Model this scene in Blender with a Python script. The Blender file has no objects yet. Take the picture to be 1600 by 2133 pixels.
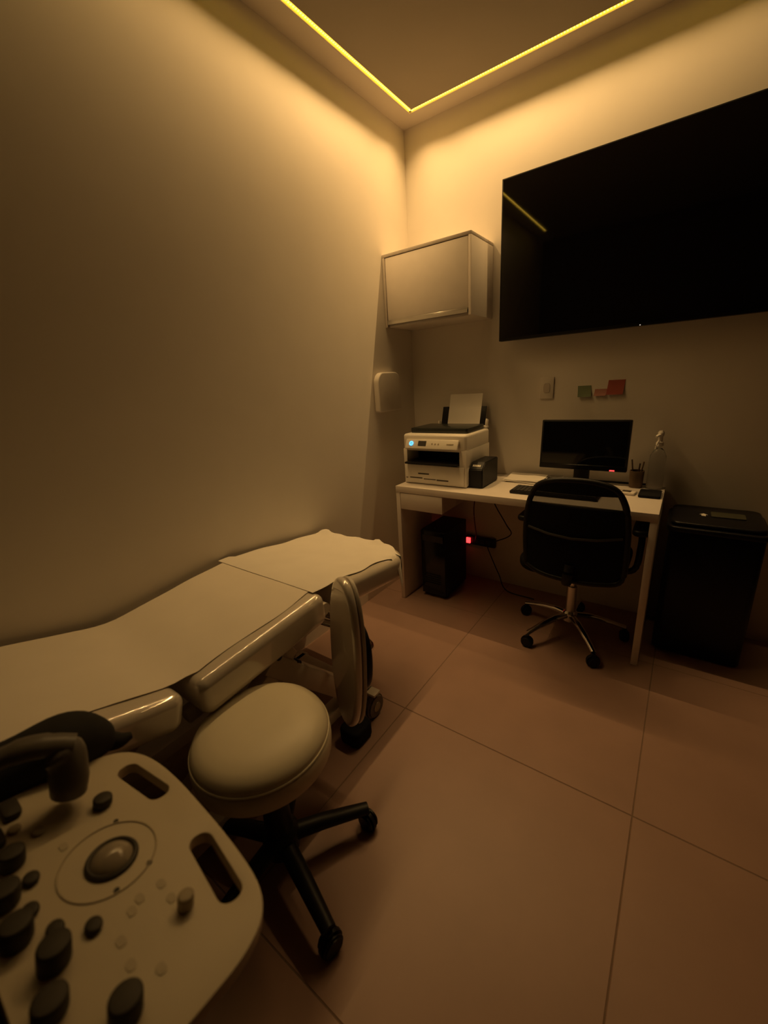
import bpy, bmesh, math, random
from mathutils import Vector, Matrix
random.seed(7)
SC = bpy.context.scene
COL = SC.collection
PI = math.pi
rad = math.radians

# ------------------------------------------------------------------ camera, world, light, exposure
cam_d = bpy.data.cameras.new('camera'); cam = bpy.data.objects.new('camera', cam_d); COL.objects.link(cam)
F_PX, YAW, PIT, ROL = 851.82, 0.6404, 0.3046, -0.0648
fw = Vector((-math.sin(YAW)*math.cos(PIT), math.cos(YAW)*math.cos(PIT), -math.sin(PIT)))
rt = Vector((math.cos(YAW), math.sin(YAW), 0)); up = rt.cross(fw)
rt2 = rt*math.cos(ROL)+up*math.sin(ROL); up2 = -rt*math.sin(ROL)+up*math.cos(ROL)
mw = Matrix((rt2, up2, -fw)).transposed().to_4x4(); mw.translation = (1.5216, -2.4675, 1.3385)
cam.matrix_world = mw
cam_d.sensor_fit = 'HORIZONTAL'; cam_d.sensor_width = 36; cam_d.lens = F_PX*36/1600
cam_d.clip_start = .02
cam_d.dof.use_dof = True; cam_d.dof.focus_distance = 2.6; cam_d.dof.aperture_fstop = 4.0
SC.camera = cam

world = bpy.data.worlds.new('world'); SC.world = world; world.use_nodes = True
world.node_tree.nodes['Background'].inputs[0].default_value = (0, 0, 0, 1)
world.node_tree.nodes['Background'].inputs[1].default_value = 0.0
SC.view_settings.view_transform = 'Standard'; SC.view_settings.look = 'None'
SC.view_settings.gamma = 1; SC.view_settings.use_curve_mapping = False
SC.view_settings.exposure = 0.0
SC.cycles.max_bounces = 8; SC.cycles.diffuse_bounces = 5; SC.cycles.glossy_bounces = 4
SC.cycles.caustics_reflective = False; SC.cycles.caustics_refractive = False; SC.cycles.adaptive_threshold = .03
LED_POWER = 7.4               # watts per metre of tape
LED_SPREAD = rad(110)
LED_TILT = rad(6)             # the profile looks down and into the room
DECAY_L, DECAY_B = 1.12, 1.18
LED_COLOR = (1.0, 0.60, 0.22)
LED_GLOW = 1.0

# ------------------------------------------------------------------ materials
def lin(c): return tuple(((v/255)/12.92 if v/255 <= .04045 else ((v/255+.055)/1.055)**2.4) for v in c)
MATS = {}
def M(name, col, rough=.5, metal=0., var=.06, scale=25., bump=0., emit=None, estr=0., trans=0., alpha=1., spec=.5, coat=0., ior=1.45):
    m = bpy.data.materials.new(name); m.use_nodes = True
    nt = m.node_tree; b = nt.nodes['Principled BSDF']
    tc = nt.nodes.new('ShaderNodeTexCoord'); nz = nt.nodes.new('ShaderNodeTexNoise')
    nz.inputs['Scale'].default_value = scale; nz.inputs['Detail'].default_value = 4
    nt.links.new(tc.outputs['Object'], nz.inputs['Vector'])
    rp = nt.nodes.new('ShaderNodeValToRGB')
    rp.color_ramp.elements[0].position = .3; rp.color_ramp.elements[1].position = .7
    rp.color_ramp.elements[0].color = tuple(max(0, c*(1-var)) for c in col)+(1,)
    rp.color_ramp.elements[1].color = tuple(min(1, c*(1+var)) for c in col)+(1,)
    nt.links.new(nz.outputs['Fac'], rp.inputs['Fac']); nt.links.new(rp.outputs['Color'], b.inputs['Base Color'])
    b.inputs['Roughness'].default_value = rough; b.inputs['Metallic'].default_value = metal
    b.inputs['Specular IOR Level'].default_value = spec; b.inputs['IOR'].default_value = ior
    b.inputs['Transmission Weight'].default_value = trans; b.inputs['Alpha'].default_value = alpha
    b.inputs['Coat Weight'].default_value = coat
    if bump:
        bp = nt.nodes.new('ShaderNodeBump'); bp.inputs['Strength'].default_value = bump; bp.inputs['Distance'].default_value = .002
        nt.links.new(nz.outputs['Fac'], bp.inputs['Height']); nt.links.new(bp.outputs['Normal'], b.inputs['Normal'])
    if emit:
        b.inputs['Emission Color'].default_value = tuple(emit)+(1,); b.inputs['Emission Strength'].default_value = estr
    MATS[name] = m
    return m
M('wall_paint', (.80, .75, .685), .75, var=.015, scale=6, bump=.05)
M('wall_absorber', (.07, .055, .045), .75, var=.02, scale=6, bump=.05)  # unseen right and front walls, darkened to soak up bounced light
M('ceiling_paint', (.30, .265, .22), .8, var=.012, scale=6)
M('border_bounce_lit', (.66, .60, .55), .7, var=.012, scale=6)  # ceiling border lightened: light bounced off the walls is put into the colour
M('floor_tile', (.37, .232, .185), .42, var=.05, scale=5)
M('grout', (.22, .15, .11), .9, scale=60)
M('white_laminate', (.80, .74, .69), .38, var=.02, scale=14)
M('white_edge', (.58, .52, .47), .5, var=.03, scale=40)
M('aluminium', (.70, .68, .64), .3, metal=.9, var=.03)
M('channel_white', (.75, .72, .66), .6, var=.02)
M('led', (.9, .7, .2), .5, emit=(1.0, .66, .10), estr=3.6*LED_GLOW)
M('led_tape', (.9, .75, .3), .5, emit=(1.0, .56, .020), estr=1.7*LED_GLOW)
M('tv_glass', (.003, .003, .005), .035, var=.1, spec=1.0)
M('tv_frame', (.006, .006, .007), .35, spec=.3)
M('black_plastic', (.010, .010, .012), .45, spec=.35)
M('black_rough', (.008, .008, .010), .75, spec=.2)
M('black_gloss', (.006, .006, .008), .12, spec=.5)
M('dark_grey', (.035, .034, .034), .5)
M('charcoal_lid', (.020, .024, .022), .3, spec=.5)
M('printer_white', (.86, .82, .75), .4, var=.015)
M('printer_panel', (.80, .76, .68), .35, var=.015)
M('screen_grey', (.06, .055, .05), .2)
M('print_ink', (.10, .085, .07), .6)
M('blue_light', (.1, .4, .9), .4, emit=(.12, .55, 1.0), estr=1.6)
M('red_light', (.9, .05, .05), .4, emit=(1.0, .03, .03), estr=4.0)
M('red_dim', (.9, .05, .08), .4, emit=(1.0, .03, .05), estr=.6)
M('white_dot', (.9, .8, .7), .4, emit=(1.0, .85, .7), estr=.8)
M('paper', (.80, .76, .70), .8, var=.025, scale=9, bump=.05)
M('bed_paper', (.80, .74, .66), .75, var=.02, scale=7, bump=.08)
M('bed_vinyl', (.66, .60, .53), .30, var=.02, scale=9, coat=1., bump=.0)
MATS['bed_vinyl'].node_tree.nodes['Principled BSDF'].inputs['Coat Roughness'].default_value = .04
MATS['bed_vinyl'].node_tree.nodes['Principled BSDF'].inputs['Coat IOR'].default_value = 2.1
M('bed_metal', (.62, .57, .50), .4, var=.03)
M('stool_vinyl', (.70, .64, .50), .42, var=.02, scale=9, bump=.02)
M('chrome', (.72, .70, .68), .12, metal=1., var=.02)
M('caster_grey', (.16, .14, .12), .5)
M('chair_fabric', (.010, .010, .013), .9, var=.2, scale=120, spec=.15)
M('chair_mesh', (.014, .013, .014), .9, var=.3, scale=200, alpha=.55, spec=.1)
M('us_panel', (.62, .55, .42), .45, var=.02, scale=12)
M('us_key', (.034, .027, .018), .55)
M('us_key_pale', (.40, .34, .24), .5)
M('us_mark', (.50, .44, .33), .5)
M('us_ball', (.38, .33, .26), .18, coat=.5)
M('us_dark', (.022, .021, .020), .55)
M('probe_grey', (.15, .135, .115), .4)
M('holder_dark', (.028, .027, .026), .8, spec=.2)
M('clear_plastic', (.85, .85, .85), .05, trans=.95, ior=1.25, var=.01)
M('trigger_white', (.80, .76, .72), .4, var=.02)
M('green_note', (.20, .25, .15), .8)
M('pink_note', (.50, .24, .20), .8)
M('red_note', (.40, .10, .08), .8)
M('plate_white', (.74, .69, .63), .5, var=.02)
M('bin_black', (.007, .007, .010), .32, spec=.3)
M('bin_label', (.055, .055, .035), .4)
M('cable_black', (.008, .008, .008), .6)
M('cable_red', (.10, .012, .012), .5)
M('pen_wood', (.14, .09, .05), .6)

# ------------------------------------------------------------------ mesh helpers (all coordinates are world metres)
def box(bm, a, b, bev=0., seg=2, mtx=None):
    a = Vector(a); b = Vector(b); c = (a+b)/2; s = b-a
    r = bmesh.ops.create_cube(bm, size=1)
    vs = r['verts']
    bmesh.ops.scale(bm, vec=(abs(s.x), abs(s.y), abs(s.z)), verts=vs); bmesh.ops.translate(bm, vec=c, verts=vs)
    if bev:
        es = list({e for v in vs for e in v.link_edges})
        q = bmesh.ops.bevel(bm, geom=es, offset=bev, segments=seg, affect='EDGES', profile=.5, clamp_overlap=True)
        vs = list({v for f in q['faces'] for v in f.verts} | {v for v in vs if v.is_valid})
        # gather the connected island
        seen = set(vs); st = list(vs)
        while st:
            v = st.pop()
            for e in v.link_edges:
                o = e.other_vert(v)
                if o not in seen: seen.add(o); st.append(o)
        vs = list(seen)
    if mtx is not None: bmesh.ops.transform(bm, matrix=mtx, verts=vs)
    return vs
def rot_about(p, axis, ang):
    p = Vector(p); return Matrix.Translation(p) @ Matrix.Rotation(ang, 4, axis) @ Matrix.Translation(-p)
def cyl(bm, p0, p1, r0, r1=None, n=24, cap=True):
    p0 = Vector(p0); p1 = Vector(p1); r1 = r0 if r1 is None else r1
    d = p1-p0; q = d.to_track_quat('Z', 'Y').to_matrix().to_4x4()
    r = bmesh.ops.create_cone(bm, cap_ends=cap, cap_tris=False, segments=n, radius1=r0, radius2=r1, depth=d.length)
    bmesh.ops.transform(bm, matrix=Matrix.Translation((p0+p1)/2) @ q, verts=r['verts'])
    return r['verts']
def catmull(pts, k=8):
    P = [Vector(p) for p in pts]; P = [2*P[0]-P[1]]+P+[2*P[-1]-P[-2]]; out = []
    for i in range(1, len(P)-2):
        for j in range(k):
            t = j/k; a, b, c, d = P[i-1:i+3]
            out.append(.5*((2*b)+(c-a)*t+(2*a-5*b+4*c-d)*t*t+(3*b-a-3*c+d)*t**3))
    out.append(P[-2]); return out
def tube(bm, pts, r, n=10, sy=1.0):
    """tapered tube; r is a number or one radius per point"""
    pts = [Vector(p) for p in pts]; rs = r if isinstance(r, (list, tuple)) else [r]*len(pts)
    rings = []; up0 = Vector((0, 0, 1))
    for i, p in enumerate(pts):
        d = (pts[min(i+1, len(pts)-1)]-pts[max(i-1, 0)]).normalized()
        if abs(d.dot(up0)) > .97: s = d.cross(Vector((0, 1, 0))).normalized()
        else: s = d.cross(up0).normalized()
        t = s.cross(d).normalized()
        rings.append([bm.verts.new(p+s*math.cos(2*PI*j/n)*rs[i]+t*math.sin(2*PI*j/n)*rs[i]*sy) for j in range(n)])
    for a, b in zip(rings, rings[1:]):
        for j in range(n): bm.faces.new((a[j], a[(j+1) % n], b[(j+1) % n], b[j]))
    bm.faces.new(rings[0][::-1]); bm.faces.new(rings[-1])
def lathe(bm, c, prof, n=40):
    c = Vector(c); rings = []
    for r, z in prof:
        if r < 1e-5: rings.append([bm.verts.new(c+Vector((0, 0, z)))])
        else: rings.append([bm.verts.new(c+Vector((r*math.cos(2*PI*j/n), r*math.sin(2*PI*j/n), z))) for j in range(n)])
    for a, b in zip(rings, rings[1:]):
        for j in range(n):
            k = (j+1) % n
            if len(a) == 1 and len(b) == 1: continue
            if len(a) == 1: bm.faces.new((a[0], b[k], b[j]))
            elif len(b) == 1: bm.faces.new((a[j], a[k], b[0]))
            else: bm.faces.new((a[j], a[k], b[k], b[j]))
def prism(bm, outline, h, bev=0., seg=3, mtx=None, holes=()):
    """outline (x,y) extruded from z=0 down to -h; top and bottom rims bevelled"""
    def loop(pts, z): return [bm.verts.new((x, y, z)) for x, y in pts]
    allv = []
    tl = [loop(o, 0) for o in (outline,)+tuple(holes)]; bl = [loop(o, -h) for o in (outline,)+tuple(holes)]
    rim = []
    for lv in (tl, bl):
        if len(lv) == 1: bm.faces.new(lv[0])
        else:
            es = []
            for L in lv:
                for i in range(len(L)): es.append(bm.edges.new((L[i], L[(i+1) % len(L)])))
            bmesh.ops.triangle_fill(bm, use_beauty=True, use_dissolve=False, edges=es)
    for t, b in zip(tl, bl):
        for i in range(len(t)):
            k = (i+1) % len(t); bm.faces.new((t[i], b[i], b[k], t[k]))
    for L in tl+bl:
        allv += L
        for i in range(len(L)):
            e = bm.edges.get((L[i], L[(i+1) % len(L)]))
            if e: rim.append(e)
    bmesh.ops.recalc_face_normals(bm, faces=list({f for v in allv for f in v.link_faces}))
    if bev:
        bmesh.ops.bevel(bm, geom=rim, offset=bev, segments=seg, affect='EDGES', profile=.5, clamp_overlap=True)
    if mtx is not None:
        seen = set(v for v in allv if v.is_valid) or set(bm.verts); st = list(seen)
        if not st: seen = set(bm.verts)
        while st:
            v = st.pop()
            for e in v.link_edges:
                o = e.other_vert(v)
                if o not in seen: seen.add(o); st.append(o)
        bmesh.ops.transform(bm, matrix=mtx, verts=list(seen))
def rrect(x0, y0, x1, y1, r, n=6):
    """rounded rectangle; r number or (r00, r10, r11, r01)"""
    rr = r if isinstance(r, (list, tuple)) else (r,)*4; out = []
    for (cx, cy, a0, q) in ((x0, y0, PI, rr[0]), (x1, y0, 1.5*PI, rr[1]), (x1, y1, 0, rr[2]), (x0, y1, .5*PI, rr[3])):
        sx = 1 if cx == x0 else -1; sy = 1 if cy == y0 else -1
        if q < 1e-6: out.append((cx, cy)); continue
        for k in range(n+1):
            a = a0+.5*PI*k/n; out.append((cx+sx*q+q*math.cos(a), cy+sy*q+q*math.sin(a)))
    return out
def wloc(o):
    v = Vector((0, 0, 0))
    while o is not None: v = v+o.location; o = o.parent
    return v
def obj(name, bm, mat, parent=None, base=None, smooth=38, label=None):
    """link ONE mesh object; geometry is given in world coordinates and moved to the origin chosen"""
    bmesh.ops.recalc_face_normals(bm, faces=bm.faces[:])
    pl = wloc(parent) if parent is not None else Vector((0, 0, 0))
    o0 = Vector(base) if base is not None else pl
    bmesh.ops.translate(bm, vec=-o0, verts=bm.verts[:])
    me = bpy.data.meshes.new(name); bm.to_mesh(me); bm.free()
    if smooth:
        me.shade_smooth(); me.set_sharp_from_angle(angle=rad(smooth))
    me.materials.append(MATS[mat])
    o = bpy.data.objects.new(name, me); COL.objects.link(o); o.parent = parent; o.location = o0-pl
    if label: o['label'] = label
    return o
def tag(o, label, cat, group=None):
    o['label'] = label; o['category'] = cat
    if group: o['group'] = group
    return o
def thing(name, label, cat, loc, group=None):
    o = bpy.data.objects.new(name, None); o.empty_display_size = .05; COL.objects.link(o); o.location = loc
    return tag(o, label, cat, group)
def struct(o): o['kind'] = 'structure'; return o
def B(): return bmesh.new()
def part_box(name, a, b, mat, parent, bev=.002, seg=2, mtx=None, label=None):
    bm = B(); box(bm, a, b, bev, seg, mtx); return obj(name, bm, mat, parent, label=label)
def copy_to(o, parent, world, rotz=0.):
    c = o.copy(); COL.objects.link(c); c.parent = parent; c.location = Vector(world)-wloc(parent); c.rotation_euler = (0, 0, rotz)
    return c

# ------------------------------------------------------------------ the room
H = 2.708; XR = 3.05; YF = -3.0; W = .122; T = .10
def wall(name, a, b, mat='wall_paint'):
    bm = B(); box(bm, a, b); return struct(obj(name, bm, mat, smooth=0))
wall('wall_left', (-T, YF-T, -.05), (0, T, H+.1))
wall('wall_back', (0, 0, -.05), (XR, T, H+.1))
wall('wall_right', (XR, YF-T, -.05), (XR+T, T, H+.1), 'wall_absorber')
wall('wall_front', (0, YF-T, -.05), (XR, YF, H+.1), 'wall_absorber')

bm = B(); box(bm, (0, YF, -.06), (XR, 0, -.0012)); floor = struct(obj('floor', bm, 'grout', smooth=0))
TX = [0, .699, 1.544, 2.389, XR]; TY = [0, -.457, -1.302, -2.147, YF]; g = .0016
for i in range(4):
    for j in range(4):
        bm = B(); box(bm, (TX[i]+(g if i else 0), TY[j+1]+(g if j < 3 else 0), -.012), (TX[i+1]-g, TY[j]-(g if j else 0), 0), .0012, 1)
        obj('tile', bm, 'floor_tile', floor, smooth=0)

# flat ceiling with a slot for the light profile, 12 cm away from the left and back walls
SL = .013                       # half width of the slot
XE, YE = 2.02, -2.65            # where the two tapes end
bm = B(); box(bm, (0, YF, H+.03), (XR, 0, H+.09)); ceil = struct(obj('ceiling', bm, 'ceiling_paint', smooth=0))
bm = B(); box(bm, (0, YF, H), (W-SL, 0, H+.03)); obj('border_panel', bm, 'border_bounce_lit', ceil, smooth=0)
bm = B(); box(bm, (W-SL, -W+SL, H), (XR, 0, H+.03)); obj('border_panel', bm, 'border_bounce_lit', ceil, smooth=0)
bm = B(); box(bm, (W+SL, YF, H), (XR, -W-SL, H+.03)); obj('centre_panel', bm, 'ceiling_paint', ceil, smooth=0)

def led_run(label, p0, p1, inward, decay):
    """recessed profile with LED tape; p0 the corner end, p1 the far end"""
    p0 = Vector(p0); p1 = Vector(p1); d = (p1-p0).normalized(); L = (p1-p0).length; s = Vector((0, 0, 1)).cross(d)
    root = thing('led_strip', label, 'light strip', p0, 'recessed ceiling light strips')
    def bx(bm, t0, t1, w0, w1, z0, z1):
        a = p0+d*t0+s*w0; b = p0+d*t1+s*w1
        box(bm, (min(a.x, b.x), min(a.y, b.y), H+z0), (max(a.x, b.x), max(a.y, b.y), H+z1))
    bm = B(); bx(bm, 0, L, -.0125, .0125, .008, .012); bx(bm, 0, L, -.0128, -.0115, .0005, .0078); bx(bm, 0, L, .0115, .0128, .0005, .0078)
    obj('channel', bm, 'channel_white', root, smooth=0)
    bm = B(); bx(bm, 0, L, -.0112, .0112, .0052, .0078); obj('tape', bm, 'led_tape', root, smooth=0)
    bm = B(); n = int(L*80)
    for i in range(n):
        t = (i+.5)*L/n; bx(bm, t-.0032, t+.0032, -.0040, .0040, .0036, .0051)
    o = obj('diode_row', bm, 'led', root, smooth=0); o['kind'] = 'stuff'
    # short segments with invented falloff imitating dark frame edges; corner end dimmed against overexposure
    n = max(1, round(L/.25))
    for i in range(n):
        t = (i+.5)*L/n
        ld = bpy.data.lights.new('led_tape_light', 'AREA'); ld.shape = 'RECTANGLE'; ld.size = L/n; ld.size_y = .006
        ld.energy = LED_POWER*(L/n)*min(1., .42+t/.9)*math.exp(-(t/decay)**2); ld.color = LED_COLOR; ld.spread = LED_SPREAD
        lo = bpy.data.objects.new('led_tape_light', ld); COL.objects.link(lo); lo.parent = root
        lo.location = d*t+Vector((0, 0, .003))
        nrm = (Vector((0, 0, -1))*math.cos(LED_TILT)+s*inward*math.sin(LED_TILT)).normalized()
        zz = -nrm; xx = d; yy = zz.cross(xx)
        lo.rotation_euler = Matrix((xx, yy, zz)).transposed().to_euler()
led_run('glowing amber ceiling light strip running along the left wall above the examination bed', (W, -W, H), (W, YE, H), 1, DECAY_L)
led_run('glowing amber ceiling light strip running along the back wall above the television', (W, -W, H), (XE, -W, H), -1, DECAY_B)

# ------------------------------------------------------------------ examination bed
BX0, BX1 = .035, .600
JB, JC, JD = (-2.085, .628), (-1.59, .672), (-1.0, .600)
JA = (-2.84, .845)
bed = thing('examination_bed', 'long cream padded examination bed covered with paper along the left wall', 'bed', (.32, -1.85, 0))
def cushion(name, p, q, g0, g1, th, outline=None, bev=.042):
    """pad whose top runs from p=(y,z) to q; local y is the distance along it"""
    dy, dz = q[0]-p[0], q[1]-p[1]; L = math.hypot(dy, dz); a = math.atan2(dz, dy)
    o = outline(L) if outline else rrect(BX0, g0, BX1, L-g1, .03)
    bm = B(); prism(bm, o, th, bev, 6, Matrix.Translation((0, p[0], p[1])) @ Matrix.Rotation(a, 4, 'X'))
    return obj(name, bm, 'bed_vinyl', bed)
cushion('back_cushion', JA, JB, .0, .012, .10)
cushion('seat_cushion', JB, JC, .012, .006, .115)
cushion('leg_cushion', JC, JD, .02, 0, .10, lambda L: rrect(BX0, .075, BX1, L, (.03, .03, .17, .06), 10))
# frame under the pads
def beam(name, p, q, w, h, mat='bed_metal', parent=None, bev=.006):
    p = Vector(p); q = Vector(q); d = q-p; L = d.length; c = (p+q)/2
    m = Matrix.Translation(c) @ d.to_track_quat('X', 'Z').to_matrix().to_4x4()
    bm = B(); box(bm, (-L/2, -w/2, -h/2), (L/2, w/2, h/2), bev, 2, m)
    return obj(name, bm, mat, parent or bed)
for x in (.14, .50):
    beam('seat_rail', (x, -2.08, .494), (x, -1.62, .536), .04, .04)
    beam('back_rail', (x, -2.80, .71), (x, -2.13, .520), .035, .035)
    beam('leg_rail', (x, -1.56, .548), (x, -1.10, .492), .035, .035)
    st = beam('strut', (x, -1.80, .49), (x+(.045 if x > .3 else 0), -1.44, .115), .06, .075)
    beam('strut', (x, -1.70, .49), (x, -2.35, .115), .05, .06)
    beam('base_rail', (x+.02, -2.45, .10), (x+.02, -1.36, .10), .06, .05)
bolt_b = B()
for k, (y, z) in enumerate(((-1.775, .505), (-1.70, .43))):
    bm = B(); cyl(bm, (.515, y, z), (.541, y, z), .012, n=14); obj('bolt', bm, 'black_plastic', bed)
bolt_b.free()
beam('crossbar', (.16, -1.40, .10), (.56, -1.40, .10), .06, .05)
beam('crossbar', (.16, -2.42, .10), (.56, -2.42, .10), .06, .05)
beam('crossbar', (.14, -1.75, .495), (.50, -1.75, .495), .04, .04)
# hinge pin and bracket between seat and leg section, casters and pedal
bm = B(); cyl(bm, (.46, -1.595, .605), (.592, -1.595, .605), .028, .022, 20); obj('hinge_boss', bm, 'bed_metal', bed)
bm = B(); cyl(bm, (.50, -1.575, .565), (.598, -1.565, .560), .011, n=14); obj('hinge_pin', bm, 'chrome', bed)
def bed_caster(x, y):
    bm = B(); cyl(bm, (x-.014, y, .052), (x+.014, y, .052), .052, n=28)
    es = [e for e in bm.edges if len(e.link_faces) == 2 and e.calc_face_angle() > 1]
    bmesh.ops.bevel(bm, geom=es, offset=.008, segments=3, affect='EDGES')
    w = obj('caster_wheel', bm, 'caster_grey', bed)
    bm = B(); cyl(bm, (x-.017, y, .052), (x+.017, y, .052), .020, n=20); obj('wheel_hub', bm, 'us_key_pale', w)
    bm = B(); box(bm, (x-.030, y-.022, .055), (x-.018, y+.022, .125), .004); box(bm, (x-.030, y-.022, .113), (x+.022, y+.022, .125), .004)
    obj('caster_fork', bm, 'bed_metal', bed)
for x, y in ((.612, -1.403), (.612, -2.44), (.11, -1.40), (.11, -2.44)): bed_caster(x, y)
bm = B(); prism(bm, rrect(.565, -1.585, .665, -1.475, .03), .065, .012, 3, Matrix.Translation((0, 0, .066))); obj('foot_pedal', bm, 'black_rough', bed)
# oval leg rest pad hanging at the side of the bed
PC = Vector((.722, -1.652, .508)); pn = Vector((-.42, -.90, .06)).normalized()
px = Vector((0, 0, 1)).cross(pn).normalized(); pz = pn.cross(px).normalized()
pm = Matrix((px, pz, pn)).transposed().to_4x4(); pm.translation = PC
def oval(a, b, e=2.3, n=48):
    out = []
    for i in range(n):
        t = 2*PI*i/n; c, s = math.cos(t), math.sin(t)
        out.append((a*math.copysign(abs(c)**(2/e), c), b*math.copysign(abs(s)**(2/e), s)))
    return out
bm = B(); prism(bm, oval(.102, .268), .030, .013, 5, pm @ Matrix.Translation((0, 0, .015))); obj('leg_rest_pad', bm, 'bed_vinyl', bed, label='upright oval padded leg rest')
bm = B(); prism(bm, oval(.101, .266), .012, .004, 2, pm @ Matrix.Translation((0, 0, -.0155))); obj('leg_rest_shell', bm, 'bed_metal', bed)
bm = B(); prism(bm, oval(.088, .12), .022, .008, 3, pm @ Matrix.Translation((.012, .0, -.028))); obj('leg_rest_bracket', bm, 'black_plastic', bed)
bm = B(); tube(bm, catmull([tuple(pm @ Vector((0, -.02, -.045))), (.70, -1.50, .44), (.60, -1.50, .47), (.50, -1.54, .50)], 6), .014, 12); obj('leg_rest_arm', bm, 'chrome', bed)

def ztop(y):
    for (a, b) in ((JA, JB), (JB, JC), (JC, JD)):
        if a[0] <= y <= b[0]: return a[1]+(b[1]-a[1])*(y-a[0])/(b[0]-a[0])
    return JD[1]
def smooth_top(y, r=.05): return sum(ztop(y+r*k/6) for k in range(-6, 7))/13
def sheet(name, ys, xl, xr, dz, mat, label, wob=.0, th=.0012, cat='paper sheet', shape=None):
    bm = B(); NX = 18; rows = []
    for y in ys:
        a, b = xl(y), xr(y); row = []
        for i in range(NX+1):
            t = i/NX; x = a+(b-a)*t
            z = smooth_top(y)+dz+wob*math.sin(9*x+13*y)*math.sin(21*y-5*x)
            edge = max(0., x-(BX1-.035)); z -= edge*edge*6
            if shape: x, yy, z = shape(x, y, z)
            else: yy = y
            row.append(bm.verts.new((x, yy, z)))
        rows.append(row)
    for r0, r1 in zip(rows, rows[1:]):
        for i in range(NX): bm.faces.new((r0[i], r0[i+1], r1[i+1], r1[i]))
    fs = bm.faces[:]
    bmesh.ops.recalc_face_normals(bm, faces=fs)
    r = bmesh.ops.extrude_face_region(bm, geom=fs); bmesh.ops.translate(bm, vec=(0, 0, th), verts=[v for v in r['geom'] if isinstance(v, bmesh.types.BMVert)])
    c = Vector(((xl(ys[0])+xr(ys[0]))/2, ys[len(ys)//2], smooth_top(ys[len(ys)//2])))
    return tag(obj(name, bm, mat, None, base=c, smooth=50), label, cat)
ys = [-2.80+i*.0305 for i in range(44)]         # to about -1.49
def xr_main(y): return .548+.006*math.sin(17*y)-(.0 if y > -2.05 else .012)
sheet('bed_cover', ys, lambda y: .040+.004*math.sin(15*y), xr_main, .0022, 'bed_paper', 'wide cream cover sheet over the seat and backrest of the examination bed', .0015, cat='sheet')
def leg_r(y):                                   # rounded far right corner of the pad
    s = (y+1.0)
    return .566-(0 if s < -.17 else (.17-math.sqrt(max(0, .17**2-(s+.17)**2))))
ys2 = [-1.62+i*.0165 for i in range(38)]        # to about -1.01
def xr_leg(y):
    r = leg_r(y)+.006*math.sin(31*y)
    return r+.08*math.exp(-((y+1.135)/.028)**2)
def torn(x, y, z):                              # curled corners, ragged far edge and a flap hanging over the foot end
    over = max(0., x-(leg_r(y)+.030)); z -= over*2.2
    x -= over*.75
    z += .026*math.exp(-((x-.40)**2+(y+1.025)**2)/.0006)+.016*math.exp(-((x-.05)**2+(y+1.03)**2)/.0008)
    if y > -1.025: y += .010*math.sin(41*x)*math.sin(17*x+1)
    return x, y, z
def xl_leg(y): return .030+.006*math.sin(23*y)-(.022 if y < -1.57 else 0)
sheet('paper_sheet', ys2, xl_leg, xr_leg, 0.0048, 'paper', 'bright torn-edged paper sheet lying over the foot end of the bed', .0012, .0006, shape=torn)

# ------------------------------------------------------------------ round stool
SX, SY = .722, -1.995
stool = thing('round_stool', 'round cream padded stool on black five-spoke base beside the bed', 'stool', (SX, SY, 0))
bm = B(); R_ = .178
prof = [(0, .532), (.06, .531), (.11, .527), (.145, .518), (.163, .507), (.172, .494), (.1755, .482), (.1735, .4795), (.178, .475), (.180, .45), (.178, .425), (.165, .412), (.14, .408), (0, .408)]
lathe(bm, (SX, SY, 0), prof, 64); seat = obj('seat', bm, 'stool_vinyl', stool, smooth=60)
bm = B(); t = []
for j in range(65):
    a = 2*PI*j/64; t.append((SX+.1755*math.cos(a), SY+.1755*math.sin(a), .4805))
tube(bm, t, .0028, 6); obj('piping', bm, 'stool_vinyl', seat)
bm = B(); lathe(bm, (SX, SY, 0), [(0, .407), (.09, .407), (.09, .395), (.04, .385), (.04, .37), (0, .37)], 32); obj('seat_plate', bm, 'black_plastic', stool)
bm = B(); lathe(bm, (SX, SY, 0), [(0, .37), (.019, .37), (.019, .28), (.034, .28), (.040, .12), (0, .12)], 28); obj('gas_column', bm, 'black_plastic', stool)
bm = B(); lathe(bm, (SX, SY, 0), [(0, .145), (.04, .145), (.052, .13), (.052, .075), (.04, .065), (0, .065)], 32); obj('hub', bm, 'black_plastic', stool)
cast0 = None
def caster_mesh(parent, w, r=.027, mat='black_plastic', fork='black_plastic'):
    """twin wheel caster, origin on the floor"""
    x, y = w
    bm = B()
    for s in (-1, 1):
        cyl(bm, (x+s*.006, y, r), (x+s*.019, y, r), r, n=24)
    es = [e for e in bm.edges if len(e.link_faces) == 2 and e.calc_face_angle() > 1]
    bmesh.ops.bevel(bm, geom=es, offset=.005, segments=3, affect='EDGES')
    cyl(bm, (x-.006, y, r), (x+.006, y, r), r*.5, n=12)
    # hood
    cyl(bm, (x-.005, y, r), (x+.005, y, r), r*1.12, n=24)
    cyl(bm, (x, y, r), (x, y, r*2.2+.004), .009, n=12)
    return obj('caster', bm, mat, parent, base=(x, y, 0))
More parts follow.
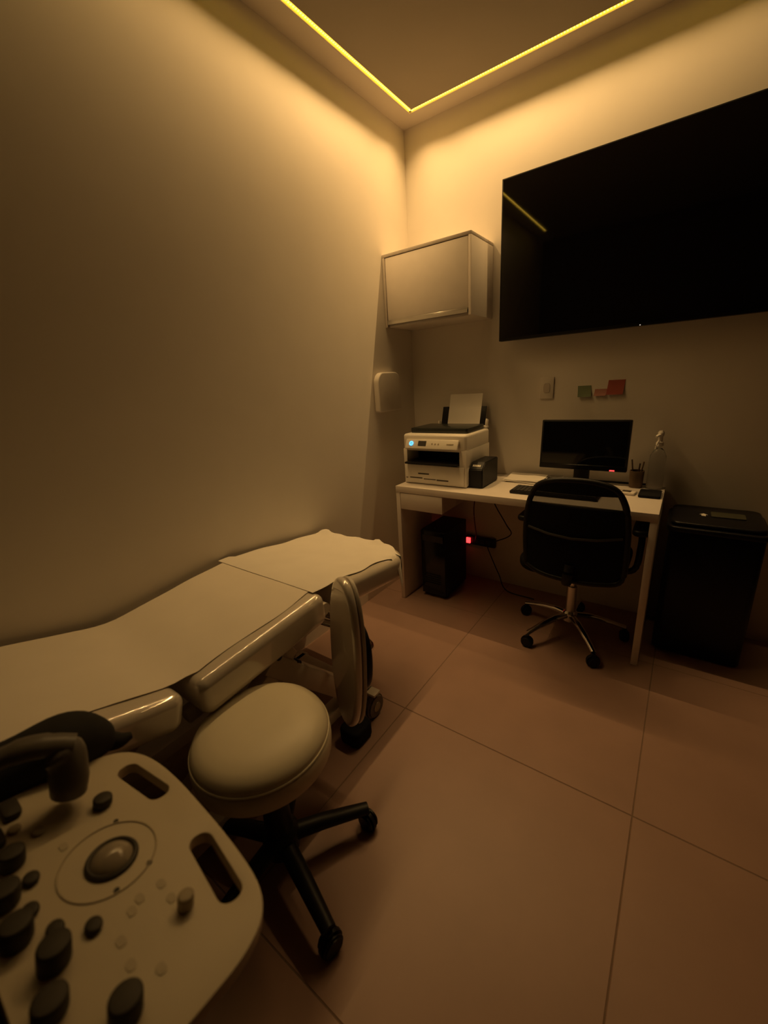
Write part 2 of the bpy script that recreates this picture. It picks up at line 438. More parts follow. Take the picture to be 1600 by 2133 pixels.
for k in range(5):
    a = rad(20.5+72*k-36); a = rad(56-72*k); ex, ey = SX+.26*math.cos(a), SY+.26*math.sin(a)
    bm = B()
    tube(bm, [(SX+.035*math.cos(a), SY+.035*math.sin(a), .105), (SX+.12*math.cos(a), SY+.12*math.sin(a), .100), (SX+.21*math.cos(a), SY+.21*math.sin(a), .086), (SX+.262*math.cos(a), SY+.262*math.sin(a), .078)], [.026, .024, .021, .019], 12, .8)
    obj('spoke', bm, 'black_plastic', stool)
    if cast0 is None: cast0 = caster_mesh(stool, (ex, ey), .029); cast0.rotation_euler = (0, 0, a+.5)
    else: copy_to(cast0, stool, (ex, ey, 0), a+.4*math.sin(3*k))

# ------------------------------------------------------------------ desk
DX0, DX1, DY0, DY1, DZ = .163, 1.483, -.513, -.006, .75
desk = thing('desk', 'white laminate desk with one drawer standing against the back wall', 'desk', ((DX0+DX1)/2, -.26, 0))
part_box('desktop', (DX0, DY0, DZ-.038), (DX1, DY1, DZ), 'white_laminate', desk, .0015)
part_box('side_panel', (DX0, DY0+.002, 0), (DX0+.028, DY1, DZ-.0385), 'white_laminate', desk, .0015)
part_box('side_panel', (DX1-.028, DY0+.002, 0), (DX1, DY1, DZ-.0385), 'white_laminate', desk, .0015)
part_box('drawer_housing', (DX0+.030, DY0+.022, .612), (.470, -.06, DZ-.040), 'white_edge', desk, .001)
dr = part_box('drawer', (DX0+.0305, DY0+.002, .610), (.472, DY0+.0205, DZ-.041), 'white_laminate', desk, .0015)

# ------------------------------------------------------------------ printer with its ink tank
PX0, PX1, PF, PB = .172, .578, -.42, -.095
prn = thing('printer', 'white multifunction printer with dark scanner lid on the left end of the desk', 'printer', (.375, -.26, DZ))
# body = side walls + back + front bands around the black output cavity
bm = B()
box(bm, (PX0, PF, .752), (PX1, PB, .874), .008, 2)
obj('lower_body', bm, 'printer_white', prn)
bm = B(); box(bm, (PX0, PF, .9475), (PX1, PB, 1.046), .016, 4); obj('upper_body', bm, 'printer_white', prn)
bm = B(); box(bm, (PX0, PF+.001, .86), (PX0+.024, PB, .96), .001); obj('body_side', bm, 'printer_white', prn)
bm = B(); box(bm, (PX1-.042, PF+.001, .86), (PX1, PB, .96), .001); obj('body_side', bm, 'printer_white', prn)
part_box('cavity_back', (PX0+.025, PF+.13, .8745), (PX1-.043, PB-.002, .947), 'black_rough', prn, 0)
part_box('output_tray', (PX0+.0255, PF-.035, .8745), (PX1-.0435, PF+.128, .886), 'black_plastic', prn, .003)
part_box('cassette', (PX0+.012, PF-.006, .760), (PX1-.012, PF-.0005, .868), 'printer_white', prn, .002)
for (x0, x1, z0, z1) in ((.215, .30, .786, .793), (.31, .39, .783, .788), (.395, .47, .780, .788), (.272, .345, .812, .820), (.188, .200, .785, .790)):
    part_box('printed_mark', (x0, PF-.0072, z0), (x1, PF-.0062, z1), 'print_ink', prn, 0)
# tilted control panel
cpm = rot_about((.37, PF, 1.012), 'X', rad(-24))
cp = part_box('control_panel', (PX0+.030, PF-.012, .958), (PX1-.040, PF-.0015, 1.014), 'printer_panel', prn, .004, 3, cpm)
part_box('display', (.288, PF-.0135, .975), (.340, PF-.0122, 1.004), 'screen_grey', cp, 0, 2, cpm)
for x in (.375, .395, .415): part_box('key', (x, PF-.0135, .985), (x+.008, PF-.0122, .992), 'us_key_pale', cp, 0, 2, cpm)
part_box('printed_mark', (.470, PF-.0132, .985), (.512, PF-.0122, .992), 'us_key_pale', cp, 0, 2, cpm)
bm = B(); c = Vector((.242, PF-.0122, .988)); t = []
for j in range(25): t.append((c.x+.0105*math.cos(2*PI*j/24), c.y-.001, c.z+.0105*math.sin(2*PI*j/24)))
tube(bm, t, .0035, 6); cyl(bm, (c.x, c.y-.001, c.z), (c.x, c.y+.0005, c.z), .003, n=10)
bmesh.ops.transform(bm, matrix=cpm, verts=bm.verts[:]); obj('power_ring', bm, 'blue_light', cp, label='glowing blue power ring')
# scanner lid and rear feeder
bm = B(); prism(bm, rrect(.196, -.370, .560, -.130, .012), .0275, .004, 2, Matrix.Translation((0, 0, 1.0745))); obj('scanner_lid', bm, 'charcoal_lid', prn, label='dark glossy scanner lid')
part_box('rear_deck', (.195, -.128, 1.0445), (.572, PB+.002, 1.062), 'printer_white', prn, .006, 3)
tm = rot_about((.41, -.112, 1.055), 'X', rad(-16))
part_box('paper_support', (.262, -.110, 1.055), (.552, -.103, 1.178), 'black_plastic', prn, .003, 2, tm)
part_box('feeder_guide', (.560, -.126, 1.06), (.570, -.10, 1.10), 'printer_white', prn, .003, 2, tm)
part_box('feeder_guide', (.246, -.126, 1.06), (.254, -.10, 1.088), 'printer_white', prn, .003, 2, tm)
bm = B(); box(bm, (.308, -.1135, 1.066), (.520, -.1115, 1.252), 0, 2, tm)
tag(obj('paper_stack', bm, 'paper', None, base=(.41, -.112, 1.06), smooth=0), 'white paper standing upright in the rear feeder of the printer', 'paper')
# ink tank at the right side
bm = B()
y0, y1, z0, z1 = -.392, -.165, .752, .890
sec = [(y0, z0), (y1, z0), (y1, z1), (y0+.040, z1), (y0, z1-.035)]
for x in (.580, .660): pass
va = [bm.verts.new((.580, y, z)) for y, z in sec]; vb = [bm.verts.new((.660, y, z)) for y, z in sec]
bm.faces.new(va); bm.faces.new(vb[::-1])
for i in range(5): bm.faces.new((va[i], va[(i+1) % 5], vb[(i+1) % 5], vb[i]))
bmesh.ops.bevel(bm, geom=bm.edges[:], offset=.004, segments=2, affect='EDGES')
tank = obj('ink_tank', bm, 'black_plastic', prn, label='black ink tank on the right side of the printer')
im = rot_about((0, y0+.02, z1-.0175), 'X', rad(41.2)-PI/2)
for i in range(5):
    part_box('printed_letter', (.596+i*.0095, y0+.013, z1-.0169), (.6035+i*.0095, y0+.026, z1-.0163), 'printer_panel', tank, 0, 2, rot_about((0, y0+.02, z1-.0175), 'X', rad(41.2)))

# ------------------------------------------------------------------ monitor, keyboard and small things on the desk
mon = thing('monitor', 'black flat computer monitor with red power light on the desk', 'monitor', (1.115, -.16, DZ))
mm = Matrix.Translation((1.113, -.185, .975)) @ Matrix.Rotation(rad(-1), 4, 'Z') @ Matrix.Rotation(rad(-4), 4, 'X')
bm = B(); box(bm, (-.207, -.011, -.126), (.207, .022, .126), .005, 2, mm); obj('housing', bm, 'black_plastic', mon)
bm = B(); box(bm, (-.197, -.0125, -.098), (.197, -.0112, .117), 0, 2, mm); obj('screen', bm, 'tv_glass', mon)
bm = B(); box(bm, (-.205, -.0135, -.124), (.205, -.0112, -.1), .001, 1, mm); obj('lower_bezel', bm, 'black_gloss', mon)
bm = B(); box(bm, (.134, -.0155, -.1225), (.156, -.0137, -.1170), .0008, 2, mm); obj('power_light', bm, 'red_light', mon, label='glowing red power light')
bm = B(); box(bm, (1.075, -.170, .775), (1.150, -.148, .93), .004); obj('stand_neck', bm, 'black_plastic', mon)
bm = B(); lathe(bm, (1.113, -.165, DZ+.001), [(0, .03), (.03, .028), (.08, .014), (.105, .004), (.105, 0), (0, 0)], 40); obj('stand_base', bm, 'black_gloss', mon)

kb = thing('keyboard', 'black computer keyboard lying on the desk before the monitor', 'keyboard', (1.02, -.39, DZ))
part_box('base', (.822, -.425, DZ+.001), (1.235, -.300, DZ+.016), 'black_plastic', kb, .004)
bm = B()
for r in range(5):
    for c in range(20): box(bm, (.832+c*.0198, -.417+r*.0225, DZ+.0162), (.849+c*.0198, -.398+r*.0225, DZ+.0205))
o = obj('key_rows', bm, 'dark_grey', kb, smooth=0); o['kind'] = 'stuff'

for i, (dx, dy, rz, lab) in enumerate(((0, 0, -.10, 'lowest white paper of the loose stack on the desk beside the ink tank'), (.012, .006, .06, 'middle white paper of the loose stack on the desk beside the ink tank'), (.004, .012, -.02, 'topmost white paper of the loose stack on the desk beside the ink tank'))):
    bm = B(); vs = []; n = 8
    g_ = [[bm.verts.new((-.105+.21*a/n, -.075+.15*b/n, .0016*math.sin(a*1.1+i)*math.sin(b*.9+i)+.006*(b/n)**2*(1+i*.4))) for b in range(n+1)] for a in range(n+1)]
    for a in range(n):
        for b in range(n): bm.faces.new((g_[a][b], g_[a+1][b], g_[a+1][b+1], g_[a][b+1]))
    r = bmesh.ops.extrude_face_region(bm, geom=bm.faces[:]); bmesh.ops.translate(bm, vec=(0, 0, .0008), verts=[v for v in r['geom'] if isinstance(v, bmesh.types.BMVert)])
    p = (.805+dx, -.125+dy, DZ+.0035+i*.0042)
    bmesh.ops.transform(bm, matrix=Matrix.Translation(p) @ Matrix.Rotation(rz, 4, 'Z'), verts=bm.verts[:])
    tag(obj('loose_paper', bm, 'paper', None, base=p, smooth=40), lab, 'paper', 'loose papers on the desk')

bxx = thing('clear_box', 'small clear plastic box with white end between papers and monitor', 'box', (.965, -.06, DZ))
part_box('tray', (.925, -.085, DZ+.001), (.995, -.025, DZ+.022), 'clear_plastic', bxx, .003)
part_box('end_tab', (.996, -.085, DZ+.001), (1.006, -.05, DZ+.024), 'plate_white', bxx, .002)

ph = thing('white_gadget', 'small white handheld gadget with grey screen on the desk right of the chair', 'gadget', (1.335, -.225, DZ))
gm = rot_about((1.335, -.225, DZ), 'Z', rad(-8))
part_box('case', (1.295, -.252, DZ+.001), (1.372, -.198, DZ+.014), 'plate_white', ph, .005, 3, gm)
part_box('display', (1.315, -.240, DZ+.0142), (1.352, -.210, DZ+.0152), 'screen_grey', ph, 0, 1, gm)
bm = B(); prism(bm, rrect(1.384, -.275, 1.474, -.150, .01), .012, .003, 2, Matrix.Translation((0, 0, DZ+.0135)))
cs = thing('black_case', 'flat black rectangular case at the right end of the desk', 'case', (1.43, -.21, DZ))
obj('shell', bm, 'black_rough', cs)
bm = B(); tube(bm, [(1.3885+x, -.2705+y, DZ+.0075) for x, y in ((-.004, 0), (-.004, .12), (.09, .122), (.0895, .0))], .0012, 6); obj('zip', bm, 'dark_grey', cs)

sb = thing('spray_bottle', 'clear plastic spray bottle with white trigger top on the right end of desk', 'bottle', (1.435, -.068, DZ))
bm = B(); lathe(bm, (1.435, -.068, DZ+.001), [(0, 0), (.033, 0), (.036, .006), (.036, .14), (.034, .165), (.022, .192), (.014, .200), (.014, .212), (0, .212)], 36); obj('body', bm, 'clear_plastic', sb)
bm = B(); lathe(bm, (1.435, -.068, DZ+.214), [(0, 0), (.016, 0), (.016, .018), (.011, .022), (.010, .045), (.013, .050), (.014, .064), (.009, .074), (0, .076)], 24); obj('pump_head', bm, 'trigger_white', sb)
bm = B(); tube(bm, [(1.435, -.068, DZ+.265), (1.425, -.09, DZ+.266), (1.418, -.108, DZ+.262)], [.008, .007, .005], 10); obj('nozzle', bm, 'trigger_white', sb)
bm = B(); tube(bm, catmull([(1.430, -.082, DZ+.240), (1.424, -.098, DZ+.225), (1.422, -.102, DZ+.202)], 5), .004, 8); obj('trigger', bm, 'trigger_white', sb)

pc = thing('pen_cup', 'brown cup holding pens behind the right edge of the monitor', 'cup', (1.355, -.07, DZ))
bm = B(); lathe(bm, (1.355, -.07, DZ+.001), [(0, 0), (.030, 0), (.033, .085), (.030, .085), (.028, .005), (0, .005)], 28); obj('cup', bm, 'pen_wood', pc)
for i, (dx, dy, hh) in enumerate(((-.018, .006, .14), (.005, .012, .12), (.016, -.006, .135))):
    bm = B(); tube(bm, [(1.355+dx*.5, -.07+dy*.5, DZ+.007), (1.355+dx*1.6, -.07+dy*1.4, DZ+hh)], .0035, 8)
    tag(obj('pen', bm, 'pen_wood', None, base=(1.355+dx*.5, -.07+dy*.5, DZ+.006)), ('leftmost pen in the cup behind the monitor', 'middle pen in the cup behind the monitor', 'rightmost pen in the cup behind the monitor')[i], 'pen', 'pens in the cup')

bm = B(); tube(bm, catmull([(.70, -.03, DZ+.006), (.95, -.012, DZ+.006), (1.2, -.022, DZ+.006), (1.40, -.02, DZ+.006)], 8), .005, 8)
tag(obj('cable', bm, 'cable_black', None, base=(1.0, -.02, DZ)), 'dark cable running along the wall edge of the desktop', 'cable')

# ------------------------------------------------------------------ wall cabinet
CX0, CX1, CF, CZ0, CZ1 = .002, .547, -.292, 1.652, 2.031
cab = thing('wall_cabinet', 'white wall cabinet with lift-up door in the room corner', 'cabinet', (.275, 0, CZ0))
t_ = .016
part_box('top_panel', (CX0, CF, CZ1-t_), (CX1, -.001, CZ1), 'white_edge', cab, .001)
part_box('bottom_panel', (CX0+t_, CF+.022, CZ0), (CX1-t_, -.001, CZ0+t_), 'white_laminate', cab, .001)
part_box('side_panel', (CX0, CF, CZ0), (CX0+t_-.0005, -.001, CZ1-t_-.0005), 'white_edge', cab, .001)
part_box('side_panel', (CX1-t_+.0005, CF, CZ0), (CX1, -.001, CZ1-t_-.0005), 'white_laminate', cab, .001)
part_box('back_panel', (CX0+t_, -.012, CZ0+t_), (CX1-t_, -.002, CZ1-t_-.001), 'white_edge', cab, 0)
door = part_box('door', (CX0+t_+.003, CF+.002, CZ0+.036), (CX1-t_-.003, CF+.019, CZ1-t_-.004), 'white_laminate', cab, .0015)
bm = B()
box(bm, (CX0+t_+.003, CF-.004, CZ0+.012), (CX1-t_-.003, CF-.001, CZ0+.030), .0008, 1)
box(bm, (CX0+t_+.003, CF-.004, CZ0+.0295), (CX1-t_-.003, CF+.019, CZ0+.0355), .0008, 1)
obj('handle_profile', bm, 'aluminium', door, label='aluminium grip profile along the lower door edge')

# ------------------------------------------------------------------ television
tv = thing('television', 'large black wall-mounted television above the desk', 'television', (1.29, 0, 1.52))
part_box('housing', (.6215, -.088, 1.519), (1.955, -.045, 2.276), 'tv_frame', tv, .003)
part_box('rear_box', (.85, -.0445, 1.60), (1.72, -.020, 2.05), 'tv_frame', tv, .004)
part_box('wall_bracket', (1.1, -.0195, 1.70), (1.48, -.001, 1.95), 'dark_grey', tv, .001)
part_box('screen', (.629, -.0905, 1.534), (1.9475, -.0884, 2.269), 'tv_glass', tv, 0)
part_box('standby_light', (1.293, -.0905, 1.5205), (1.297, -.0885, 1.5235), 'white_dot', tv, 0)

# ------------------------------------------------------------------ things on the walls
def yz_prism(bm, outline, x0, x1, bev, seg=4):
    m = Matrix(((0, 0, 1, x1), (1, 0, 0, 0), (0, 1, 0, 0), (0, 0, 0, 1)))
    prism(bm, outline, x1-x0, bev, seg, m)
bm = B(); yz_prism(bm, rrect(-.452, 1.172, -.215, 1.400, (.012, .012, .06, .06), 8), .002, .040, .008)
tag(obj('wall_dispenser', bm, 'plate_white', None, base=(0, -.335, 1.172)), 'pale rounded dispenser on the left wall below the cabinet', 'dispenser')

def plate(name, x, z, w, h, mat, label, cat, d=.008, inner=None):
    t = thing(name, label, cat, (x, 0, z-h/2))
    bm = B(); box(bm, (x-w/2, -d, z-h/2), (x+w/2, -.0005, z+h/2), min(.002, d*.3)); obj('plate', bm, mat, t)
    if inner: inner(t)
    return t
def sock(t):
    bm = B(); prism(bm, oval(.018, .026, 3.2, 24), .004, .001, 1, Matrix.Translation((.872, -.0112, 1.257)) @ Matrix.Rotation(PI/2, 4, 'X')); obj('insert', bm, 'white_edge', t)
plate('wall_socket', .872, 1.257, .072, .115, 'plate_white', 'pale wall socket plate on the back wall left of the green note', 'socket', .008, sock)
def note(name, pts, mat, label, curl):
    """small sticky note on the back wall, lower edge lifting"""
    (x0, z0), (x1, z1), sh = pts
    bm = B(); n = 6; rows = []
    for i in range(n+1):
        t = i/n; rows.append([bm.verts.new((x0+(x1-x0)*a+sh*t, -.0012-curl*(1-t)**2, z0+(z1-z0)*t)) for a in (0, .5, 1)])
    for r0, r1 in zip(rows, rows[1:]):
        for a in range(2): bm.faces.new((r0[a], r0[a+1], r1[a+1], r1[a]))
    r = bmesh.ops.extrude_face_region(bm, geom=bm.faces[:]); bmesh.ops.translate(bm, vec=(0, .0007, 0), verts=[v for v in r['geom'] if isinstance(v, bmesh.types.BMVert)])
    return tag(obj(name, bm, mat, None, base=((x0+x1)/2, -.002, z0)), label, 'note', 'coloured notes on the back wall')
note('sticky_note', ((1.035, 1.203), (1.100, 1.260), -.004), 'green_note', 'small green note stuck on the back wall above the monitor', .012)
note('sticky_note', ((1.112, 1.206), (1.168, 1.240), .004), 'pink_note', 'small pink note between the green and red notes on the back wall', .010)
note('sticky_note', ((1.170, 1.210), (1.246, 1.282), .006), 'red_note', 'larger red note on the back wall, rightmost of the three notes', .012)

# ------------------------------------------------------------------ things under the desk
pcx0, pcx1, pcy0, pcy1 = .262, .432, -.410, -.105
tw = thing('computer_tower', 'black computer tower on the floor under the desk drawer', 'computer', (.347, -.26, 0))
part_box('case', (pcx0, pcy0+.012, .018), (pcx1, pcy1, .455), 'black_plastic', tw, .004)
part_box('front_panel', (pcx0+.002, pcy0, .022), (pcx1-.002, pcy0+.0115, .452), 'black_gloss', tw, .004)
part_box('drive_bay', (pcx0+.014, pcy0-.002, .385), (pcx1-.014, pcy0-.0003, .425), 'dark_grey', tw, .0005, 1)
for z in (.10, .115, .13, .145, .16): part_box('vent_slot', (pcx0+.03, pcy0-.0016, z), (pcx1-.03, pcy0-.0003, z+.006), 'black_rough', tw, 0)
for x in (pcx0+.015, pcx1-.035):
    for y in (pcy0+.03, pcy1-.05): part_box('foot', (x, y, 0), (x+.02, y+.02, .0175), 'black_rough', tw, .001)
ps = thing('power_strip', 'black power strip with glowing red switch on the wall under the desk', 'power strip', (.47, -.03, .26))
part_box('housing', (.395, -.0265, .245), (.60, -.002, .305), 'black_plastic', ps, .003)
part_box('switch', (.400, -.038, .256), (.428, -.0268, .294), 'red_light', ps, .001, 1, label='glowing red rocker switch')
for x in (.455, .495, .535): part_box('outlet', (x, -.0285, .26), (x+.028, -.0267, .29), 'dark_grey', ps, 0)
cb = [([(.47, -.04, .29), (.50, -.10, .36), (.50, -.13, .47), (.485, -.10, .56), (.49, -.045, .70)], 'cable_red', 'dark red cable looping from the power strip up under the desktop'),
      ([(.57, -.075, .69), (.62, -.10, .58), (.70, -.11, .46), (.72, -.08, .38), (.58, -.05, .29)], 'cable_black', 'black cable hanging under the desktop to the power strip'),
      ([(.545, -.04, .275), (.60, -.08, .20), (.66, -.10, .10), (.72, -.12, .01), (.90, -.14, .006)], 'cable_black', 'black cable falling from power strip down to the floor')]
for pts, m_, lab in cb:
    bm = B(); tube(bm, catmull(pts, 8), .0035, 8); tag(obj('cable', bm, m_, None, base=pts[-1]), lab, 'cable')

# ------------------------------------------------------------------ office chair
OX, OY = 1.157, -.400
ch = thing('office_chair', 'black mesh-backed office chair on chrome five-spoke base at the desk', 'chair', (OX, OY, 0))
oc = None
for k in range(5):
    a = rad(18+72*k); r = .262
    def q(rr, z): return (OX+rr*math.cos(a), OY+rr*math.sin(a), z)
    bm = B(); tube(bm, catmull([q(.03, .120), q(.10, .118), q(.18, .102), q(.262, .076)], 5), [.019]*6+[.017]*5+[.0145]*5, 12, .75); obj('spoke', bm, 'chrome', ch)
    if oc is None: oc = caster_mesh(ch, q(r, 0)[:2], .028); oc.rotation_euler = (0, 0, a)
    else: copy_to(oc, ch, (q(r, 0)[0], q(r, 0)[1], 0), a+.6*math.cos(2*k))
bm = B(); lathe(bm, (OX, OY, 0), [(0, .09), (.034, .09), (.036, .135), (.028, .145), (0, .145)], 28); obj('hub', bm, 'chrome', ch)
bm = B(); lathe(bm, (OX, OY, 0), [(0, .145), (.024, .145), (.024, .285), (.014, .285), (.014, .37), (0, .37)], 24); obj('gas_lift', bm, 'aluminium', ch)
part_box('mechanism', (OX-.09, OY-.12, .370), (OX+.09, OY+.10, .405), 'black_plastic', ch, .006)
bm = B(); prism(bm, rrect(OX-.235, OY-.20, OX+.235, OY+.26, .09, 8), .07, .028, 4, Matrix.Translation((0, 0, .477))); obj('seat', bm, 'chair_fabric', ch)
# backrest: curved frame, see-through mesh, padded lower panel, headband
bw = [(-.205, .455), (-.212, .60), (-.206, .72), (-.190, .80), (-.155, .862), (-.09, .890), (0, .898), (.09, .890), (.155, .862), (.190, .80), (.206, .72), (.212, .60), (.205, .455), (.13, .425), (0, .418), (-.13, .425), (-.205, .455)]
CXB = 1.178
def back_y(x, z): return -.615-.03*((z-.45)/.45)+.05*(x/.21)**2*.6-.0
def bk(p, off=0): return (CXB+p[0], back_y(p[0], p[1])+off, p[1])
bm = B(); tube(bm, catmull([bk(p) for p in bw], 5), .013, 10); obj('back_frame', bm, 'black_plastic', ch)
def half(z):                    # half width of the back at height z
    tab = [(.418, .10), (.455, .203), (.60, .210), (.72, .204), (.80, .188), (.862, .152), (.890, .09)]
    for (a, b), (c, d) in zip(tab, tab[1:]):
        if a <= z <= c: return b+(d-b)*(z-a)/(c-a)
    return .08
def back_panel(name, z0, z1, mat, off, th, shrink=.004):
    bm = B(); NZ, NX = 14, 14; rows = []
    for i in range(NZ+1):
        z = z0+(z1-z0)*i/NZ; h = half(z)-shrink
        rows.append([bm.verts.new(bk((-h+2*h*j/NX, z), off)) for j in range(NX+1)])
    for r0, r1 in zip(rows, rows[1:]):
        for j in range(NX): bm.faces.new((r0[j], r0[j+1], r1[j+1], r1[j]))
    bmesh.ops.recalc_face_normals(bm, faces=bm.faces[:])
    r = bmesh.ops.extrude_face_region(bm, geom=bm.faces[:]); bmesh.ops.translate(bm, vec=(0, th, 0), verts=[v for v in r['geom'] if isinstance(v, bmesh.types.BMVert)])
    return obj(name, bm, mat, ch)
back_panel('back_mesh', .770, .850, 'chair_mesh', .002, .002)
back_panel('back_pad', .425, .775, 'chair_fabric', -.006, .022)
back_panel('top_band', .838, .893, 'chair_fabric', -.010, .026, .0)
bm = B(); tube(bm, [bk((-.195, .655), -.010), bk((-.10, .640), -.014), bk((0, .634), -.016), bk((.10, .640), -.014), bk((.195, .655), -.010)], .006, 8); obj('lumbar_bar', bm, 'dark_grey', ch)
bm = B(); tube(bm, catmull([(CXB, -.628, .50), (CXB-.004, -.64, .44), (CXB-.012, -.60, .395), (OX, -.45, .385)], 6), .022, 10, .6); obj('back_spine', bm, 'black_plastic', ch)
for s in (-1, 1):
    ar = thing_ = None
    bm = B(); tube(bm, catmull([(CXB+s*.14, OY+.02, .402), (CXB+s*.235, OY+.01, .43), (CXB+s*.252, OY-.0, .55), (CXB+s*.250, OY-.0, .640)], 6), .014, 10); post = obj('arm_post', bm, 'black_plastic', ch)
    bm = B(); prism(bm, rrect(CXB+s*.250-.034, OY-.12, CXB+s*.250+.034, OY+.12, .03), .028, .010, 3, Matrix.Translation((0, 0, .667))); obj('armrest', bm, 'black_plastic', ch)

# ------------------------------------------------------------------ black lidded bin right of the desk
bn = thing('lidded_bin', 'tall black lidded bin with small white arrow, right of the desk', 'bin', (1.69, -.18, 0))
bx0, bx1, by0, by1 = 1.512, 1.872, -.335, -.012
bm = B(); prism(bm, rrect(bx0+.012, by0+.012, bx1-.012, by1, .03), .612, .006, 2, Matrix.Translation((0, 0, .622))); obj('body', bm, 'bin_black', bn)
bm = B(); prism(bm, rrect(bx0, by0-.004, bx1, by1, .045), .026, .008, 3, Matrix.Translation((0, 0, .649))); obj('rim', bm, 'bin_black', bn)
bm = B(); prism(bm, rrect(bx0+.014, by0+.014, bx1-.014, by1-.004, .04), .018, .010, 4, Matrix.Translation((0, 0, .668))); lid = obj('lid', bm, 'bin_black', bn)
bm = B(); prism(bm, rrect(1.672, -.190, 1.795, -.115, .008), .004, .001, 1, Matrix.Translation((0, 0, .6725))); obj('label_panel', bm, 'bin_label', lid, label='dull green panel on the lid')
bm = B(); ax, ay = 1.645, -.172
prism(bm, [(ax, ay+.020), (ax-.016, ay+.002), (ax-.008, ay+.002), (ax-.008, ay-.020), (ax+.008, ay-.020), (ax+.008, ay+.002), (ax+.016, ay+.002)], .002, 0, 1, Matrix.Translation((0, 0, .6705))); obj('arrow_mark', bm, 'printer_panel', lid, label='small white arrow')
for x in (bx0+.06, bx1-.06):
    for y in (by0+.06, by1-.06):
        bm = B(); cyl(bm, (x, y, 0), (x, y, .012), .02, n=16); obj('foot', bm, 'black_rough', bn)

# ------------------------------------------------------------------ ultrasound machine: control panel on its cart
PO = Vector((1.025, -2.397, .81))
e1 = Vector((.99956, 0, -.02957)); e2 = Vector((-.00609, .97858, -.20580)); en = Vector((.02894, .20589, .97815))
um = Matrix((e1, e2, en)).transposed().to_4x4(); um.translation = PO
us = thing('ultrasound_machine', 'cream ultrasound machine control panel with trackball and knobs in the foreground', 'medical device', (1.03, -2.50, 0))
outl = [(-.196, -.114), (-.1945, -.06), (-.193, -.0136), (-.190, .034), (-.182, .067), (-.167, .088), (-.142, .1015), (-.105, .109), (-.06, .111), (-.0148, .110), (.0658, .1055), (.130, .0985), (.163, .0905), (.184, .078), (.1965, .060), (.204, .034), (.206, .006), (.207, -.03), (.206, -.075), (.200, -.10), (.185, -.114)]
oc_ = [(p.x, p.y) for p in catmull([(x, y, 0) for x, y in outl], 3)]
def slot(x0, y0, x1, y1, r, ang):
    cx, cy = (x0+x1)/2, (y0+y1)/2; out = []
    for x, y in rrect(x0, y0, x1, y1, r, 5):
        dx, dy = x-cx, y-cy; out.append((cx+dx*math.cos(ang)-dy*math.sin(ang), cy+dx*math.sin(ang)+dy*math.cos(ang)))
    return out
s1 = slot(-.139, .0625, -.043, .0915, .013, rad(8)); s2 = slot(.048, .0585, .152, .0865, .013, rad(-8.5))
bm = B(); prism(bm, oc_, .016, .006, 4, um, (s1, s2)); pan = obj('control_panel', bm, 'us_panel', us, smooth=45)
def key(name, x, y, rx, ry, h, mat, parent=pan, e=2.0, bev=.0025, ang=0.):
    bm = B(); m = um @ Matrix.Translation((x, y, h+.0003)) @ Matrix.Rotation(ang, 4, 'Z')
    prism(bm, oval(rx, ry, e, 28), h, bev, 3, m)
    return obj(name, bm, mat, parent)
# trackball in its ring, flat outer ring of the bezel
bm = B(); t = []
for j in range(49): t.append(um @ Vector((.0245*math.cos(2*PI*j/48), .0245*math.sin(2*PI*j/48), .0012)))
tube(bm, t, .0034, 8); obj('trackball_ring', bm, 'us_key', pan)
bm = B(); r = bmesh.ops.create_uvsphere(bm, u_segments=32, v_segments=16, radius=.0265)
bmesh.ops.transform(bm, matrix=um @ Matrix.Translation((0, 0, -.0125)), verts=bm.verts[:]); obj('trackball', bm, 'us_ball', pan)
bm = B(); t = []
for j in range(49): t.append(um @ Vector((-.003+.050*math.cos(2*PI*j/48), -.002+.050*math.sin(2*PI*j/48), .0004)))
tube(bm, t, .0012, 6); obj('bezel_line', bm, 'us_mark', pan)
for x, y, rr, h in ((-.0898, .0239, .0115, .012), (-.0781, -.0737, .0125, .020), (-.0322, -.0904, .0135, .022), (.0184, -.0927, .0140, .024), (.0673, -.0763, .0140, .024), (.1161, .0271, .0085, .016), (.1587, -.0515, .0140, .022), (.1066, -.0909, .0140, .018)):
    k = key('knob', x, y, rr, rr, h, 'us_key' if y < .026 else 'us_key_pale')
for x, y in ((-.0408, -.0663), (-.0025, -.0769), (.037, -.0668), (.0632, -.042)): key('button', x, y, .0095, .0080, .006, 'us_key')
for x, y in ((-.1049, -.0423), (-.13, -.06)): key('button', x, y, .0080, .0070, .004, 'us_key_pale')
for x, y in ((-.1663, -.0558), (-.1286, -.0800)): key('button', x, y, .018, .010, .008, 'us_key', e=4)
for x, y in ((-.0495, .0241), (.0382, .0255), (.0419, -.0118)): key('indicator', x, y, .0030, .0030, .0008, 'us_key', bev=0)
for x, y in ((.0725, .0223), (.096, .0218), (.0767, -.011), (.0969, -.0301), (.1246, -.0326), (.1497, -.0161), (.07, -.0), (-.0600, -.030)):
    key('printed_mark', x, y, .0060, .0042, .0004, 'us_mark', e=3, bev=0)
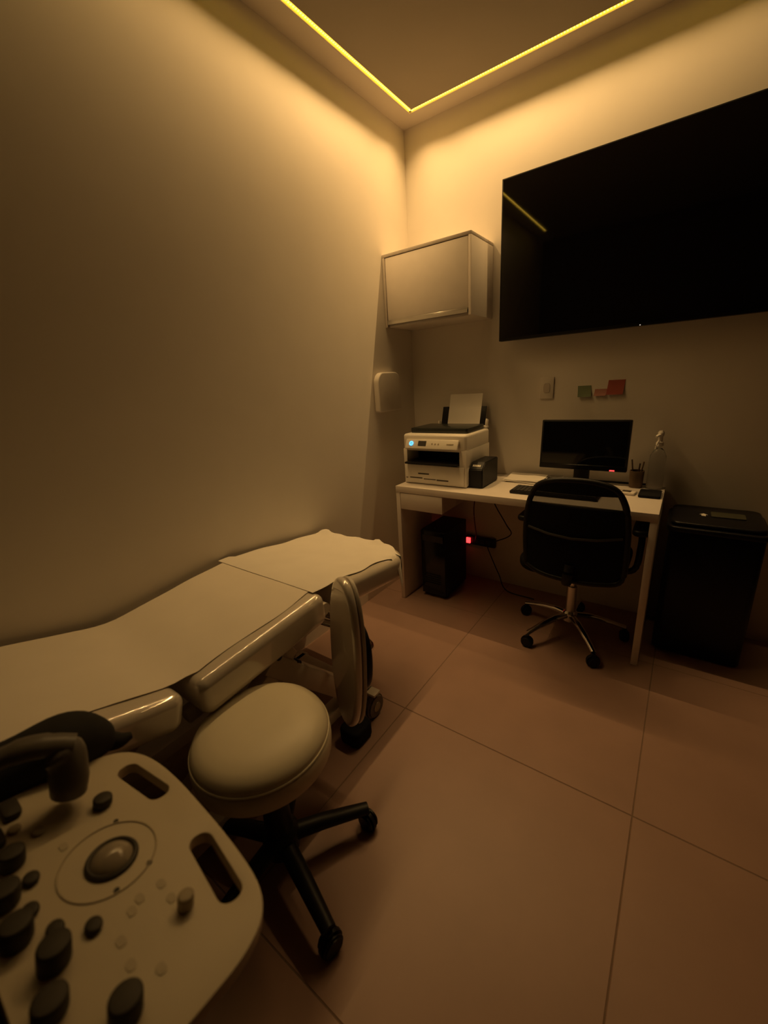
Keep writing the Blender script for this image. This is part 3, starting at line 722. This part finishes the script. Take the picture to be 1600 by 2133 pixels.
# neck and cart below
part_box('panel_neck', (.95, -2.52, .60), (1.11, -2.40, .772), 'us_dark', us, .02, 3)
part_box('cart_body', (.88, -2.86, .16), (1.18, -2.42, .62), 'us_dark', us, .03, 4)
part_box('cart_base', (.84, -2.90, .085), (1.22, -2.36, .165), 'us_panel', us, .03, 4)
for x in (.88, 1.18):
    for y in (-2.86, -2.41):
        bm = B(); cyl(bm, (x-.016, y, .042), (x+.016, y, .042), .042, n=24); cyl(bm, (x, y, .05), (x, y, .09), .012, n=12); obj('caster', bm, 'black_plastic', us)
# side tray with probe cup
bm = B()
tube(bm, catmull([(.775, -2.60, .835), (.785, -2.49, .845), (.79, -2.42, .838), (.795, -2.365, .826), (.80, -2.335, .810), (.805, -2.315, .790)], 5), [.048+.005*math.sin(i*.55) if i < 17 else .050*math.sqrt(max(.03, (25.5-i)/9)) for i in range(26)], 18, .9)
obj('probe_rack', bm, 'holder_dark', us, label='dark soft-edged probe rack at the panel side')
bm = B(); tube(bm, catmull([(.795, -2.33, .80), (.80, -2.305, .782), (.802, -2.285, .778)], 4), [.018, .017, .016, .015, .014, .012, .010, .008, .006], 10); obj('rack_tip', bm, 'holder_dark', us)
pb = thing('ultrasound_probe', 'grey curved ultrasound probe resting at the left side of the control panel', 'probe', (.895, -2.39, .83))
bm = B(); tube(bm, catmull([(.905, -2.397, .836), (.903, -2.391, .858), (.897, -2.386, .882), (.888, -2.390, .900)], 6), [.024, .0245, .025, .0255, .0255, .0255, .025, .0245, .024, .0235, .023, .023, .023, .0235, .024, .0225, .020, .016, .010], 18, .8); obj('handle', bm, 'probe_grey', pb)
bm = B(); tube(bm, catmull([(.897, -2.374, .893), (.886, -2.395, .905), (.868, -2.425, .910), (.85, -2.47, .905)], 6), [.016]*7+[.018]*6+[.016]*6, 14, .75); obj('head', bm, 'probe_grey', pb)
bm = B(); tube(bm, catmull([(.85, -2.47, .905), (.835, -2.53, .895), (.83, -2.60, .87)], 4), .006, 8); obj('cable', bm, 'us_dark', pb)
